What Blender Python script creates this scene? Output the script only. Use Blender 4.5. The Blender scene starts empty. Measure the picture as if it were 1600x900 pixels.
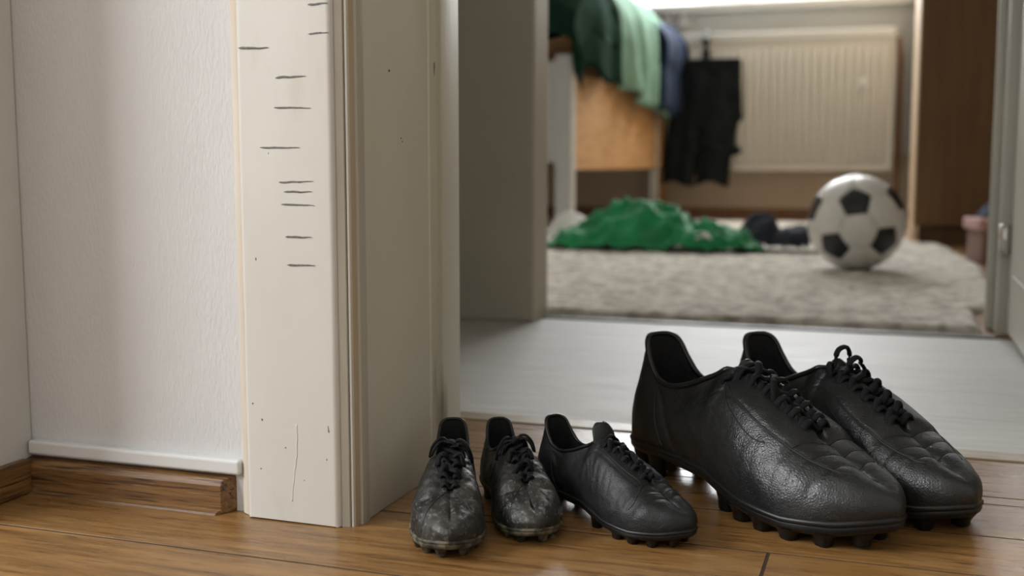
import bpy, bmesh, math, random
import numpy as np
from mathutils import Vector, Matrix, noise as mnoise
from mathutils.bvhtree import BVHTree
random.seed(7)
scene = bpy.context.scene
C = scene.collection
R = math.radians

# ---------------------------------------------------------------- camera
cam_d = bpy.data.cameras.new('camera')
cam = bpy.data.objects.new('camera', cam_d); C.objects.link(cam)
cam.location = (0, 0, 0.263)
cam.rotation_euler = (R(90 - 6.4), 0, R(18.8))
cam_d.sensor_width = 36.0
cam_d.lens = 1750.0 / 1600.0 * 36.0
cam_d.clip_start = 0.02
cam_d.dof.use_dof = True
cam_d.dof.focus_distance = 0.82
cam_d.dof.aperture_fstop = 5.4
scene.camera = cam

# ---------------------------------------------------------------- sky, lights, exposure
world = bpy.data.worlds.new('world'); scene.world = world
world.use_nodes = True
bg = world.node_tree.nodes['Background']
bg.inputs['Color'].default_value = (0.80, 0.88, 1.0, 1)
bg.inputs['Strength'].default_value = 1.0

def area(name, loc, target, sx, sy, power, col):
    d = bpy.data.lights.new(name, 'AREA'); d.shape = 'RECTANGLE'; d.size = sx; d.size_y = sy
    d.energy = power; d.color = col
    o = bpy.data.objects.new(name, d); C.objects.link(o); o.location = loc
    o.rotation_euler = (Vector(target) - Vector(loc)).to_track_quat('-Z', 'Y').to_euler()
    return o
# daylight entering through the hall window (left, behind the camera) and the bedroom window
area('hall_window_daylight', (-2.16, -0.55, 1.45), (-1.16, -0.55, 1.38), 1.5, 1.3, 100, (0.985, 0.99, 1.0))
area('bedroom_window_daylight', (-0.72, 5.26, 1.55), (-0.72, 4.26, 1.35), 1.35, 1.05, 95, (0.97, 0.985, 1.0))

vs = scene.view_settings
vs.view_transform = 'Standard'; vs.look = 'None'; vs.gamma = 1.0; vs.use_curve_mapping = False
vs.exposure = -0.12
scene.display_settings.display_device = 'sRGB'

# ---------------------------------------------------------------- helpers
def tag(o, label=None, cat=None, group=None, kind=None):
    if label: o['label'] = label
    if cat: o['category'] = cat
    if group: o['group'] = group
    if kind: o['kind'] = kind
    return o
def empty(name, loc=(0, 0, 0), rz=0.0):
    o = bpy.data.objects.new(name, None); C.objects.link(o)
    o.location = loc; o.rotation_euler = (0, 0, rz); o.empty_display_size = 0.05
    return o
def link(name, me, material=None, parent=None, loc=None):
    o = bpy.data.objects.new(name, me); C.objects.link(o)
    if material is not None and not me.materials: me.materials.append(material)
    if parent is not None: o.parent = parent
    if loc is not None: o.location = loc
    return o
def mesh(name, V, Fc, smooth=False):
    me = bpy.data.meshes.new(name)
    me.from_pydata([tuple(map(float, v)) for v in V], [], [tuple(int(i) for i in f) for f in Fc])
    me.update()
    if smooth: me.shade_smooth()
    return me
def box_me(x0, x1, y0, y1, z0, z1, bev=0.0, seg=2, smooth=True):
    bm = bmesh.new()
    bmesh.ops.create_cube(bm, size=1.0)
    for v in bm.verts:
        v.co = Vector((x0 if v.co.x < 0 else x1, y0 if v.co.y < 0 else y1, z0 if v.co.z < 0 else z1))
    if bev > 0:
        bmesh.ops.bevel(bm, geom=list(bm.edges), offset=bev, segments=seg, affect='EDGES', profile=0.5)
    me = bpy.data.meshes.new('box'); bm.to_mesh(me); bm.free()
    return me
def box(name, x0, x1, y0, y1, z0, z1, m, parent=None, bev=0.0, seg=2):
    return link(name, box_me(x0, x1, y0, y1, z0, z1, bev, seg), m, parent)
def prism(name, poly, z0, z1, m, parent=None, bev=0.0):
    n = len(poly)
    V = [(x, y, z0) for x, y in poly] + [(x, y, z1) for x, y in poly]
    Fc = [tuple(range(n))[::-1], tuple(range(n, 2 * n))] + [(i, (i + 1) % n, n + (i + 1) % n, n + i) for i in range(n)]
    me = mesh(name, V, Fc)
    return link(name, me, m, parent)
def grid_faces(nu, nv, closed_u=False, off=0):
    Fc = []
    for i in range(nu if closed_u else nu - 1):
        i2 = (i + 1) % nu
        for j in range(nv - 1):
            Fc.append((off + i * nv + j, off + i2 * nv + j, off + i2 * nv + j + 1, off + i * nv + j + 1))
    return Fc
def sweep(path, nrm, a, b, k=8, taper=True):
    """flat round strand along path; a = half width across, b = half height along nrm"""
    path = np.asarray(path, float); n = len(path)
    t = np.gradient(path, axis=0); t /= np.linalg.norm(t, axis=1)[:, None] + 1e-12
    nr = np.asarray(nrm, float); nr = nr - (nr * t).sum(1)[:, None] * t; nr /= np.linalg.norm(nr, axis=1)[:, None] + 1e-12
    s = np.cross(t, nr)
    V = []
    for i in range(n):
        for q in range(k):
            an = 2 * math.pi * q / k
            V.append(path[i] + s[i] * a * math.cos(an) + nr[i] * b * math.sin(an))
    Fc = [(i * k + q, i * k + (q + 1) % k, (i + 1) * k + (q + 1) % k, (i + 1) * k + q) for i in range(n - 1) for q in range(k)]
    Fc += [tuple(range(k))[::-1], tuple(range((n - 1) * k, n * k))]
    return V, Fc
def merge(parts):
    V, Fc = [], []
    for v, f in parts:
        o = len(V); V += list(v); Fc += [tuple(i + o for i in q) for q in f]
    return V, Fc
def fix_normals(me):
    bm = bmesh.new(); bm.from_mesh(me); bmesh.ops.recalc_face_normals(bm, faces=bm.faces); bm.to_mesh(me); bm.free()

# ---------------------------------------------------------------- materials
def mat(name, c1, c2=None, nscale=8.0, lo=0.35, hi=0.65, rough=0.5, rough2=None, stretch=(1, 1, 1), bump=None, spec=0.5,
        rand=0.0, spots=None, detail=5.0, metallic=0.0, sheen=0.0, coat=0.0):
    m = bpy.data.materials.new(name); m.use_nodes = True
    nt = m.node_tree; N = nt.nodes; Lk = nt.links.new
    p = N['Principled BSDF']
    tc = N.new('ShaderNodeTexCoord'); mp = N.new('ShaderNodeMapping'); Lk(tc.outputs['Object'], mp.inputs['Vector'])
    mp.inputs['Scale'].default_value = stretch
    vec = mp.outputs['Vector']
    oi = None
    if rand:
        oi = N.new('ShaderNodeObjectInfo')
        ad = N.new('ShaderNodeVectorMath'); ad.operation = 'ADD'
        mu = N.new('ShaderNodeMath'); mu.operation = 'MULTIPLY'; mu.inputs[1].default_value = 37.0
        Lk(oi.outputs['Random'], mu.inputs[0]); Lk(vec, ad.inputs[0]); Lk(mu.outputs[0], ad.inputs[1]); vec = ad.outputs[0]
    col = None
    if c2 is None:
        rgb = N.new('ShaderNodeRGB'); rgb.outputs[0].default_value = (*c1, 1); col = rgb.outputs[0]
    else:
        nz = N.new('ShaderNodeTexNoise'); nz.inputs['Scale'].default_value = nscale; nz.inputs['Detail'].default_value = detail
        nz.inputs['Roughness'].default_value = 0.6
        Lk(vec, nz.inputs['Vector'])
        rp = N.new('ShaderNodeValToRGB'); rp.color_ramp.elements[0].position = lo; rp.color_ramp.elements[1].position = hi
        rp.color_ramp.elements[0].color = (*c1, 1); rp.color_ramp.elements[1].color = (*c2, 1)
        Lk(nz.outputs['Fac'], rp.inputs['Fac']); col = rp.outputs['Color']
        if rough2 is not None:
            mr = N.new('ShaderNodeMapRange'); mr.inputs['From Min'].default_value = lo; mr.inputs['From Max'].default_value = hi
            mr.inputs['To Min'].default_value = rough; mr.inputs['To Max'].default_value = rough2
            Lk(nz.outputs['Fac'], mr.inputs['Value']); Lk(mr.outputs['Result'], p.inputs['Roughness'])
    if spots:                                     # (colour, scale, lo, hi): chips, dust, dirt with a shape of their own
        for sc, ss, sl, sh, *at in spots:
            nz2 = N.new('ShaderNodeTexNoise'); nz2.inputs['Scale'].default_value = ss; nz2.inputs['Detail'].default_value = 6
            Lk(vec if rand else mp.outputs['Vector'], nz2.inputs['Vector'])
            r2 = N.new('ShaderNodeMapRange'); r2.inputs['From Min'].default_value = sl; r2.inputs['From Max'].default_value = sh
            Lk(nz2.outputs['Fac'], r2.inputs['Value'])
            fac = r2.outputs['Result']
            if at:
                an = N.new('ShaderNodeAttribute'); an.attribute_name = at[0]
                mm = N.new('ShaderNodeMath'); mm.operation = 'MULTIPLY'; Lk(fac, mm.inputs[0]); Lk(an.outputs['Fac'], mm.inputs[1]); fac = mm.outputs[0]
            mx = N.new('ShaderNodeMixRGB'); mx.inputs['Color2'].default_value = (*sc, 1)
            Lk(fac, mx.inputs['Fac']); Lk(col, mx.inputs['Color1']); col = mx.outputs['Color']
    if rand:
        hs = N.new('ShaderNodeHueSaturation'); mr = N.new('ShaderNodeMapRange')
        mr.inputs['To Min'].default_value = 1 - rand; mr.inputs['To Max'].default_value = 1 + rand
        Lk(oi.outputs['Random'], mr.inputs['Value']); Lk(mr.outputs['Result'], hs.inputs['Value']); Lk(col, hs.inputs['Color']); col = hs.outputs['Color']
    Lk(col, p.inputs['Base Color'])
    if rough2 is None or c2 is None: p.inputs['Roughness'].default_value = rough
    p.inputs['Specular IOR Level'].default_value = spec
    p.inputs['Metallic'].default_value = metallic
    if sheen: p.inputs['Sheen Weight'].default_value = sheen
    if coat: p.inputs['Coat Weight'].default_value = coat; p.inputs['Coat Roughness'].default_value = 0.25
    last = None
    for bsc, bst, bd, kind in (bump or []):
        if kind == 'noise':
            t = N.new('ShaderNodeTexNoise'); t.inputs['Scale'].default_value = bsc; t.inputs['Detail'].default_value = 4
            out = t.outputs['Fac']
        else:
            t = N.new('ShaderNodeTexVoronoi'); t.inputs['Scale'].default_value = bsc; t.feature = 'DISTANCE_TO_EDGE' if kind == 'crack' else 'F1'
            out = t.outputs['Distance']
        Lk(vec, t.inputs['Vector'])
        b = N.new('ShaderNodeBump'); b.inputs['Strength'].default_value = bst; b.inputs['Distance'].default_value = bd
        Lk(out, b.inputs['Height'])
        if last: Lk(last, b.inputs['Normal'])
        last = b.outputs['Normal']
    if last: Lk(last, p.inputs['Normal'])
    return m

M = {}
M['wallpaper'] = mat('wallpaper', (0.66, 0.67, 0.675), (0.72, 0.73, 0.735), 6, rough=0.85, bump=[(380, 0.6, 0.0010, 'noise'), (70, 0.22, 0.002, 'noise')], stretch=(1, 1, .45))
M['plaster'] = mat('plaster', (0.60, 0.59, 0.56), (0.66, 0.65, 0.62), 5, rough=0.9, bump=[(120, 0.15, 0.001, 'noise')])
M['hall_shade'] = mat('hall_plaster_shaded', (0.48, 0.44, 0.35), (0.53, 0.485, 0.395), 5, rough=0.85, bump=[(120, 0.12, 0.001, 'noise')])  # plaster with the corridor's shade mixed into its colour
M['ceiling'] = mat('ceiling_paint', (0.75, 0.75, 0.73), rough=0.9)
M['paint'] = mat('old_gloss_paint', (0.60, 0.588, 0.535), (0.66, 0.648, 0.60), 7, rough=0.42, rough2=0.55, stretch=(1, 1, .35),
                 bump=[(45, 0.12, 0.002, 'noise'), (300, 0.06, 0.0006, 'noise')],
                 spots=[((0.16, 0.12, 0.08), 130, 0.755, 0.765), ((0.50, 0.46, 0.36), 16, 0.60, 0.75)])
M['paint_lining'] = mat('lining_paint', (0.57, 0.55, 0.44), (0.63, 0.605, 0.495), 6, rough=0.40, rough2=0.55, stretch=(1, 1, .2),
                 bump=[(60, 0.15, 0.002, 'noise')],
                 spots=[((0.20, 0.17, 0.12), 24, 0.66, 0.80), ((0.06, 0.05, 0.04), 150, 0.775, 0.785)])
M['paint_worn'] = mat('worn_edge_paint', (0.42, 0.31, 0.20), (0.52, 0.44, 0.32), 20, rough=0.5, stretch=(1, 1, .08), bump=[(80, 0.2, 0.001, 'noise')])
M['paint_grey'] = mat('aged_edge_paint', (0.40, 0.38, 0.32), (0.48, 0.45, 0.38), 20, rough=0.42, stretch=(1, 1, .15))
M['caulk'] = mat('old_caulk', (0.60, 0.52, 0.42), (0.70, 0.66, 0.57), 26, rough=0.7, stretch=(1, 1, .2), bump=[(200, 0.3, 0.001, 'noise')],
                 spots=[((0.25, 0.14, 0.09), 90, 0.70, 0.74)])
M['white_strip'] = mat('white_plastic_strip', (0.72, 0.73, 0.73), rough=0.35)
M['oak_base'] = mat('oak_skirting', (0.105, 0.048, 0.013), (0.27, 0.140, 0.047), 9, lo=.3, hi=.7, rough=0.45, stretch=(1.4, 22, 26),
                 bump=[(20, 0.45, 0.0012, 'noise')], spots=[((0.045, 0.020, 0.007), 16, 0.52, 0.66), ((0.30, 0.18, 0.075), 24, 0.60, 0.74), ((0.45, 0.37, 0.28), 60, 0.74, 0.80)], detail=8)
M['oak_side'] = mat('oak_skirting_side', (0.105, 0.048, 0.013), (0.27, 0.140, 0.047), 9, lo=.3, hi=.7, rough=0.45, stretch=(22, 1.4, 26),
                 bump=[(20, 0.45, 0.0012, 'noise')], spots=[((0.045, 0.020, 0.007), 16, 0.52, 0.66)], detail=8)
M['oak'] = mat('oak_floor', (0.170, 0.080, 0.021), (0.36, 0.195, 0.068), 5, lo=.28, hi=.72, rough=0.24, rough2=0.36, stretch=(2.2, 26, 26), rand=0.10,
                 bump=[(9, 0.10, 0.0008, 'noise'), (40, 0.12, 0.0004, 'noise')], spots=[((0.115, 0.052, 0.014), 3.2, 0.55, 0.80), ((0.085, 0.038, 0.010), 15, 0.56, 0.74), ((0.36, 0.22, 0.095), 22, 0.60, 0.78)], detail=9)
M['oak_dull'] = mat('bedroom_floor', (0.20, 0.10, 0.04), (0.34, 0.19, 0.08), 5, rough=0.35, stretch=(2, 26, 26), rand=0.1)
M['gap'] = mat('floor_gap', (0.035, 0.02, 0.01), rough=0.9)
M['pale'] = mat('pale_boards', (0.42, 0.405, 0.375), (0.56, 0.545, 0.515), 4, lo=.3, hi=.7, rough=0.50, rough2=0.62, spec=0.35, stretch=(2.2, 30, 30), rand=0.04,
                 bump=[(10, 0.10, 0.0008, 'noise')], spots=[((0.36, 0.335, 0.29), 5, 0.60, 0.80)], detail=8)
M['pale_gap'] = mat('pale_gap', (0.17, 0.155, 0.135), rough=0.9)
M['thresh'] = mat('threshold_wood', (0.26, 0.19, 0.11), (0.36, 0.27, 0.16), 6, rough=0.4, stretch=(2, 20, 20))
M['dark_thresh'] = mat('dark_threshold', (0.07, 0.055, 0.04), rough=0.5)
M['rug'] = mat('rug_wool', (0.30, 0.27, 0.225), (0.66, 0.615, 0.545), 30, lo=.36, hi=.62, rough=0.95, spec=0.1, bump=[(160, 0.5, 0.004, 'noise')], sheen=0.2)
M['leather'] = mat('black_leather', (0.0035, 0.0042, 0.0048), (0.0065, 0.0075, 0.0085), 30, rough=0.33, rough2=0.43, spec=0.62,
                 bump=[(520, 0.55, 0.0006, 'crack'), (230, 0.40, 0.0009, 'noise')])
M['leather_mid'] = mat('matt_black_leather', (0.0045, 0.0052, 0.0058), (0.0090, 0.010, 0.0108), 40, rough=0.42, rough2=0.54, spec=0.38,
                 bump=[(800, 0.45, 0.0005, 'crack'), (330, 0.35, 0.0007, 'noise')])
M['leather_worn'] = mat('scuffed_black_leather', (0.0045, 0.0048, 0.0046), (0.013, 0.013, 0.012), 60, rough=0.36, rough2=0.55, spec=0.42,
                 bump=[(800, 0.45, 0.0005, 'crack'), (260, 0.55, 0.0010, 'noise')],
                 spots=[((0.042, 0.041, 0.034), 45, 0.36, 0.70, 'wear'), ((0.13, 0.125, 0.10), 420, 0.56, 0.72, 'wear'), ((0.12, 0.11, 0.085), 170, 0.62, 0.74, 'wear')])
M['sole'] = mat('black_sole_plastic', (0.004, 0.0045, 0.005), (0.007, 0.0075, 0.008), 60, rough=0.36, spec=0.35)
M['sole_mud'] = mat('muddy_sole', (0.012, 0.012, 0.011), (0.17, 0.145, 0.085), 110, lo=.42, hi=.66, rough=0.55, rough2=0.9, bump=[(200, 0.5, 0.001, 'noise')])
M['lace'] = mat('black_lace', (0.003, 0.003, 0.0034), (0.007, 0.007, 0.0076), 900, rough=0.75, spec=0.2, bump=[(1500, 0.5, 0.0004, 'noise')])
M['lining'] = mat('boot_lining', (0.004, 0.004, 0.0045), (0.008, 0.008, 0.009), 300, rough=0.8, spec=0.2)
M['stitch'] = mat('boot_stitching', (0.004, 0.004, 0.005), rough=0.55)
M['piping'] = mat('boot_piping', (0.005, 0.0055, 0.006), rough=0.34, spec=0.45)
M['graphite'] = mat('graphite', (0.06, 0.06, 0.06), (0.24, 0.235, 0.22), 700, lo=.35, hi=.75, rough=0.6)
M['ball_white'] = mat('ball_white', (0.66, 0.65, 0.62), (0.74, 0.73, 0.70), 20, rough=0.35)
M['ball_black'] = mat('ball_black', (0.012, 0.013, 0.016), rough=0.35)
M['bed_white'] = mat('bed_post_paint', (0.46, 0.45, 0.42), rough=0.5)
M['bed_wood'] = mat('bed_wood', (0.40, 0.215, 0.085), (0.52, 0.30, 0.13), 4, rough=0.5, stretch=(14, 2, 14))
M['sheet'] = mat('pale_green_cotton', (0.145, 0.265, 0.20), (0.185, 0.32, 0.245), 8, rough=0.9, spec=0.2)
M['darkgreen'] = mat('dark_green_blanket', (0.008, 0.026, 0.016), (0.014, 0.038, 0.025), 12, rough=0.95, spec=0.02)
M['navy'] = mat('navy_duvet', (0.011, 0.020, 0.045), (0.018, 0.030, 0.062), 10, rough=0.9, spec=0.2)
M['mattress'] = mat('mattress_cotton', (0.6, 0.59, 0.56), rough=0.9)
M['trousers'] = mat('black_cotton', (0.008, 0.011, 0.012), (0.014, 0.018, 0.019), 20, rough=0.95, spec=0.15)
M['black_plastic'] = mat('black_plastic', (0.012, 0.012, 0.013), rough=0.4)
M['jersey'] = mat('green_jersey', (0.003, 0.17, 0.05), (0.006, 0.25, 0.085), 15, rough=0.7, spec=0.3, sheen=0.2)
M['white_cloth'] = mat('white_cloth', (0.66, 0.65, 0.62), rough=0.9)
M['sock'] = mat('dark_navy_knit', (0.010, 0.013, 0.022), (0.020, 0.024, 0.036), 30, rough=0.95)
M['radiator'] = mat('radiator_enamel', (0.60, 0.575, 0.52), (0.64, 0.615, 0.56), 4, rough=0.35)
M['skirt_brown'] = mat('brown_skirting', (0.23, 0.115, 0.05), rough=0.5)
M['bed_wall'] = mat('bedroom_plaster', (0.62, 0.53, 0.41), (0.66, 0.57, 0.45), 5, rough=0.9)
M['sill'] = mat('sill_paint', (0.72, 0.72, 0.70), rough=0.4)
M['pvc'] = mat('window_frame_white', (0.75, 0.75, 0.74), rough=0.4)
M['wardrobe'] = mat('wardrobe_brown', (0.095, 0.043, 0.008), (0.14, 0.066, 0.015), 3, rough=0.5, stretch=(14, 14, 1.2))
M['wardrobe_side_lit'] = mat('wardrobe_brown_window_lit', (0.50, 0.36, 0.22), (0.58, 0.43, 0.28), 5, rough=0.5, stretch=(14, 14, 1.2))  # window light on the wardrobe's left side, painted in as a lighter brown
M['frame_left_shaded'] = mat('frame_paint_shaded', (0.47, 0.43, 0.34), (0.52, 0.475, 0.385), 5, rough=0.5)  # frame paint made darker and browner: shade on the left post is in the colour
M['door'] = mat('door_paint', (0.66, 0.65, 0.58), (0.71, 0.70, 0.63), 5, rough=0.4)
M['frame2'] = mat('frame_paint', (0.60, 0.59, 0.53), (0.65, 0.64, 0.58), 5, rough=0.45)
M['steel'] = mat('steel', (0.75, 0.75, 0.74), rough=0.25, metallic=1.0)
M['pink'] = mat('pink_card', (0.50, 0.30, 0.28), rough=0.7)
M['box_side'] = mat('box_side', (0.22, 0.14, 0.11), (0.30, 0.19, 0.15), 9, rough=0.8)
M['blue_cloth'] = mat('dark_blue_cloth', (0.012, 0.035, 0.06), rough=0.9)

def glass_mat():
    m = bpy.data.materials.new('window_glass'); m.use_nodes = True
    nt = m.node_tree; N = nt.nodes; N.remove(N['Principled BSDF'])
    g = N.new('ShaderNodeBsdfGlossy'); g.inputs['Roughness'].default_value = 0.02
    t = N.new('ShaderNodeBsdfTransparent'); mx = N.new('ShaderNodeMixShader'); mx.inputs[0].default_value = 0.06
    nt.links.new(t.outputs[0], mx.inputs[1]); nt.links.new(g.outputs[0], mx.inputs[2]); nt.links.new(mx.outputs[0], N['Material Output'].inputs[0])
    return m
M['glass'] = glass_mat()
def sheer_mat():
    m = bpy.data.materials.new('sheer_curtain'); m.use_nodes = True
    nt = m.node_tree; N = nt.nodes; p = N['Principled BSDF']; p.inputs['Base Color'].default_value = (0.85, 0.86, 0.86, 1); p.inputs['Roughness'].default_value = 0.9
    t = N.new('ShaderNodeBsdfTranslucent'); t.inputs['Color'].default_value = (0.85, 0.87, 0.9, 1)
    mx = N.new('ShaderNodeMixShader'); mx.inputs[0].default_value = 0.55
    nt.links.new(p.outputs[0], mx.inputs[1]); nt.links.new(t.outputs[0], mx.inputs[2]); nt.links.new(mx.outputs[0], N['Material Output'].inputs[0])
    return m
M['sheer'] = sheer_mat()

# ================================================================ the setting
WH = 2.55
def structure(o): o['kind'] = 'structure'; return o

# ---- floors: every board a part of its floor
def boards(parent, rows, x0, x1, m, gap, length, splits=None, z=0.0, ch=0.0001):
    cache = {}
    for ri, (ya, yb) in enumerate(rows):
        cuts = list((splits or {}).get(ri, []))
        if not cuts:
            x = x0 + random.uniform(0.2, 1.0) * length
            while x < x1 - 0.15:
                cuts.append(x); x += length * random.uniform(0.8, 1.2)
        xs = [x0] + cuts + [x1]
        for a, b in zip(xs[:-1], xs[1:]):
            w = yb - ya - gap; ln = b - a - gap
            me = bpy.data.meshes.new('board')
            hx, hy = ln / 2, w / 2
            V = [(-hx, -hy, -.012), (hx, -hy, -.012), (hx, hy, -.012), (-hx, hy, -.012),
                 (-hx, -hy, -ch), (hx, -hy, -ch), (hx, hy, -ch), (-hx, hy, -ch),
                 (-hx + ch, -hy + ch, 0), (hx - ch, -hy + ch, 0), (hx - ch, hy - ch, 0), (-hx + ch, hy - ch, 0)]
            Fc = [(8, 9, 10, 11)] + [(i, (i + 1) % 4, 4 + (i + 1) % 4, 4 + i) for i in range(4)] + [(4 + i, 4 + (i + 1) % 4, 8 + (i + 1) % 4, 8 + i) for i in range(4)]
            me.from_pydata(V, [], Fc); me.update()
            link('floor_board', me, m, parent, ((a + b) / 2, (ya + yb) / 2, z))
fl = structure(box('floor', -2.25, 2.0, -2.2, 1.055, -.06, -.0003, M['gap']))
ys = [-2.2 + .121 * i for i in range(23)]
ys = [y for y in ys if y < .33] + [.39, .512, .632, .752, .835, .917, .938, 1.055]
rows = list(zip(ys[:-1], ys[1:]))
sp = {}
for i, (a, b) in enumerate(rows):
    if abs(a - .632) < 1e-6: sp[i] = [-1.35, -.072, 1.1]
    elif a > .5: sp[i] = [-1.2 - .1 * (i % 3), .42 + .2 * (i % 3), 1.4]
boards(fl, rows, -2.25, 2.0, M['oak'], .0024, 1.3, sp)
tr = structure(box('trim_threshold_strip', -1.6, 1.4, 1.055, 1.085, -.03, .0015, M['thresh'], None, .001, 1))
fl2 = structure(box('floor_corridor', -1.6, 1.4, 1.085, 1.80, -.06, -.0085, M['pale_gap']))
y2 = [1.085, 1.226, 1.367, 1.508, 1.65, 1.80]
boards(fl2, list(zip(y2[:-1], y2[1:])), -1.6, 1.4, M['pale'], .0006, 1.6, {0: [-.9, .7], 1: [.35], 2: [-.62, .8], 3: [.3], 4: [-.75, .6]})
structure(box('trim_carpet_edge', -.557, .154, 1.80, 1.822, -.03, .003, M['dark_thresh'], None, .001, 1))
fl3 = structure(box('floor_bedroom', -2.9, 1.5, 1.822, 5.30, -.06, -.0085, M['gap']))
yb = [1.822 + .145 * i for i in range(25)]
boards(fl3, list(zip(yb[:-1], yb[1:])), -2.9, 1.5, M['oak_dull'], .0015, 1.6)

# ---- walls
def wall(name, boxes, m):
    root = empty(name); root['kind'] = 'structure'
    for i, b in enumerate(boxes): link('wall_section', box_me(*b), m, root)
    return root
DZ = 2.08
wall('wall_doorway', [(-2.25, -.44, .716, .913, 0, WH), (.62, 2.0, .716, .913, 0, WH), (-.44, .62, .716, .913, DZ, WH)], M['wallpaper'])
structure(box('wall_left', -.96, -.654, .612, .7165, 0, WH, M['plaster'], None, .003, 2))
wall('wall_hall', [(-2.35, -2.25, -2.2, -1.35, 0, WH), (-2.35, -2.25, .25, .913, 0, WH), (-2.35, -2.25, -1.35, .25, 0, .78), (-2.35, -2.25, -1.35, .25, 2.15, WH)], M['plaster'])
structure(box('wall_behind', -2.35, 2.1, -2.3, -2.2, 0, WH, M['plaster']))
structure(box('wall_right', 2.0, 2.1, -2.2, .913, 0, WH, M['plaster']))
structure(box('ceiling', -3.0, 2.1, -2.3, 5.5, WH, WH + .1, M['ceiling']))
# corridor between the two doorways
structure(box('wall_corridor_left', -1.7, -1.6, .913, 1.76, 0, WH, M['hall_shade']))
structure(box('wall_corridor_right', 1.4, 1.5, .913, 1.84, 0, WH, M['plaster']))
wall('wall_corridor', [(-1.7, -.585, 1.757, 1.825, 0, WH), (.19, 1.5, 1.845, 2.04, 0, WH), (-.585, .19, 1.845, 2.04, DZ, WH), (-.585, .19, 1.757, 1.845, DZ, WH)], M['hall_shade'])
# second door frame
t2 = empty('trim_bedroom_door_frame'); t2['kind'] = 'structure'
box('frame_post', -.70, -.557, 1.750, 1.826, 0, DZ, M['frame_left_shaded'], t2, .004, 3)
box('frame_post', .154, .20, 1.842, 2.045, 0, DZ, M['frame2'], t2, .003, 2)
box('frame_head', -.60, .20, 1.76, 1.83, DZ, DZ + .06, M['frame2'], t2, .003, 2)
box('door_stop', .142, .154, 1.90, 1.913, 0, DZ, M['frame2'], t2, .002, 1)
# bedroom shell, window opening in the far wall
FY = 5.30
wall('wall_bedroom_left', [(-3.0, -2.9, 1.825, FY + .1, 0, WH)], M['bed_wall'])
wall('wall_bedroom_right', [(1.5, 1.6, 2.04, FY + .1, 0, WH)], M['bed_wall'])
WX0, WX1, WZ0, WZ1 = -1.45, 0.0, .985, 2.15
wall('wall_back', [(-3.0, WX0, FY, FY + .12, 0, WH), (WX1, 1.6, FY, FY + .12, 0, WH), (WX0, WX1, FY, FY + .12, 0, WZ0), (WX0, WX1, FY, FY + .12, WZ1, WH)], M['bed_wall'])
structure(box('baseboard_back', -2.9, 1.5, FY - .015, FY, 0, .052, M['skirt_brown'], None, .003, 1))
w1 = empty('window_1'); w1['kind'] = 'structure'
def window(root, axis, a0, a1, z0, z1, pos, n):
    def b(nm, u0, u1, za, zb, d0, d1, m):
        if axis == 'x': return box(nm, u0, u1, pos + d0, pos + d1, za, zb, m, root, .003, 1)
        return box(nm, pos + d0, pos + d1, u0, u1, za, zb, m, root, .003, 1)
    f = .05
    b('window_frame', a0, a1, z0, z0 + f, .03, .09, M['pvc']); b('window_frame', a0, a1, z1 - f, z1, .03, .09, M['pvc'])
    for k in range(n + 1):
        c = a0 + f / 2 + (a1 - a0 - f) * k / n
        b('window_post', c - f / 2, c + f / 2, z0 + f, z1 - f, .03, .09, M['pvc'])
    for k in range(n):
        u0 = a0 + f + (a1 - a0 - f) * k / n; u1 = a0 + (a1 - a0 - f) * (k + 1) / n
        b('pane', u0, u1, z0 + f, z1 - f, .055, .061, M['glass'])
window(w1, 'x', WX0, WX1, WZ0, WZ1, FY, 2)
box('window_sill', WX0 - .06, WX1 + .05, FY - .10, FY + .03, .945, .980, M['sill'], w1, .006, 2)
box('apron_panel', WX0 - .02, WX1 + .062, FY - .012, FY, .30, .945, M['sill'], w1, .003, 1)
w2 = empty('window_2'); w2['kind'] = 'structure'
window(w2, 'y', -1.35, .25, .78, 2.15, -2.35, 2)
box('window_sill', -2.33, -2.19, -1.40, .30, .75, .78, M['sill'], w2, .006, 2)

# ---- near door frame: casing board, corner mouldings, lining
t1 = empty('trim_door_casing'); t1['kind'] = 'structure'
t1['label'] = 'off-white painted door casing with pencilled height marks'
def rounded_board():
    # plan outline, rounded front corners
    pts = []
    for a in range(0, 91, 15): pts.append((-.4475 + .004 - .004 * math.cos(R(a)), .7035 + .004 - .004 * math.sin(R(a))))
    for a in range(0, 91, 15): pts.append((-.3705 - .005 + .005 * math.sin(R(a)), .7035 + .005 - .005 * math.cos(R(a))))
    pts += [(-.3705, .722), (-.4475, .722)]
    return pts
def xprism(name, pts, m, z0=0.0, z1=DZ + .06, nz=1, wob=0.0):
    n = len(pts); V = []; Fc = []
    for k in range(nz + 1):
        z = z0 + (z1 - z0) * k / nz
        for i, (x, y) in enumerate(pts):
            d = mnoise.noise((x * 60, y * 60, z * 25)) * wob if k else mnoise.noise((x * 200, y * 200, 3.3)) * .0018 * (1 if wob else 0)
            V.append((x, y + (d if k else 0), z + (abs(d) if not k else 0)))
    for k in range(nz):
        for i in range(n):
            j = (i + 1) % n; Fc.append((k * n + i, k * n + j, (k + 1) * n + j, (k + 1) * n + i))
    Fc += [tuple(range(n))[::-1], tuple(range(nz * n, (nz + 1) * n))]
    o = link(name, mesh(name, V, Fc), m, t1); fix_normals(o.data)
    for p in o.data.polygons: p.use_smooth = abs(p.normal.z) < .5
    o.data.set_sharp_from_angle(angle=R(38)); return o
xprism('casing_board', rounded_board(), M['paint'], nz=60, wob=.0004)
xprism('edge_strip', [(-.3705, .7065), (-.3655, .7085), (-.3645, .713), (-.3645, .722), (-.3705, .722)], M['paint_grey'])
xprism('corner_bead', [(-.3645, .7100), (-.3637, .7094), (-.3628, .7098), (-.3624, .711), (-.3624, .722), (-.3645, .722)], M['paint'])
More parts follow.
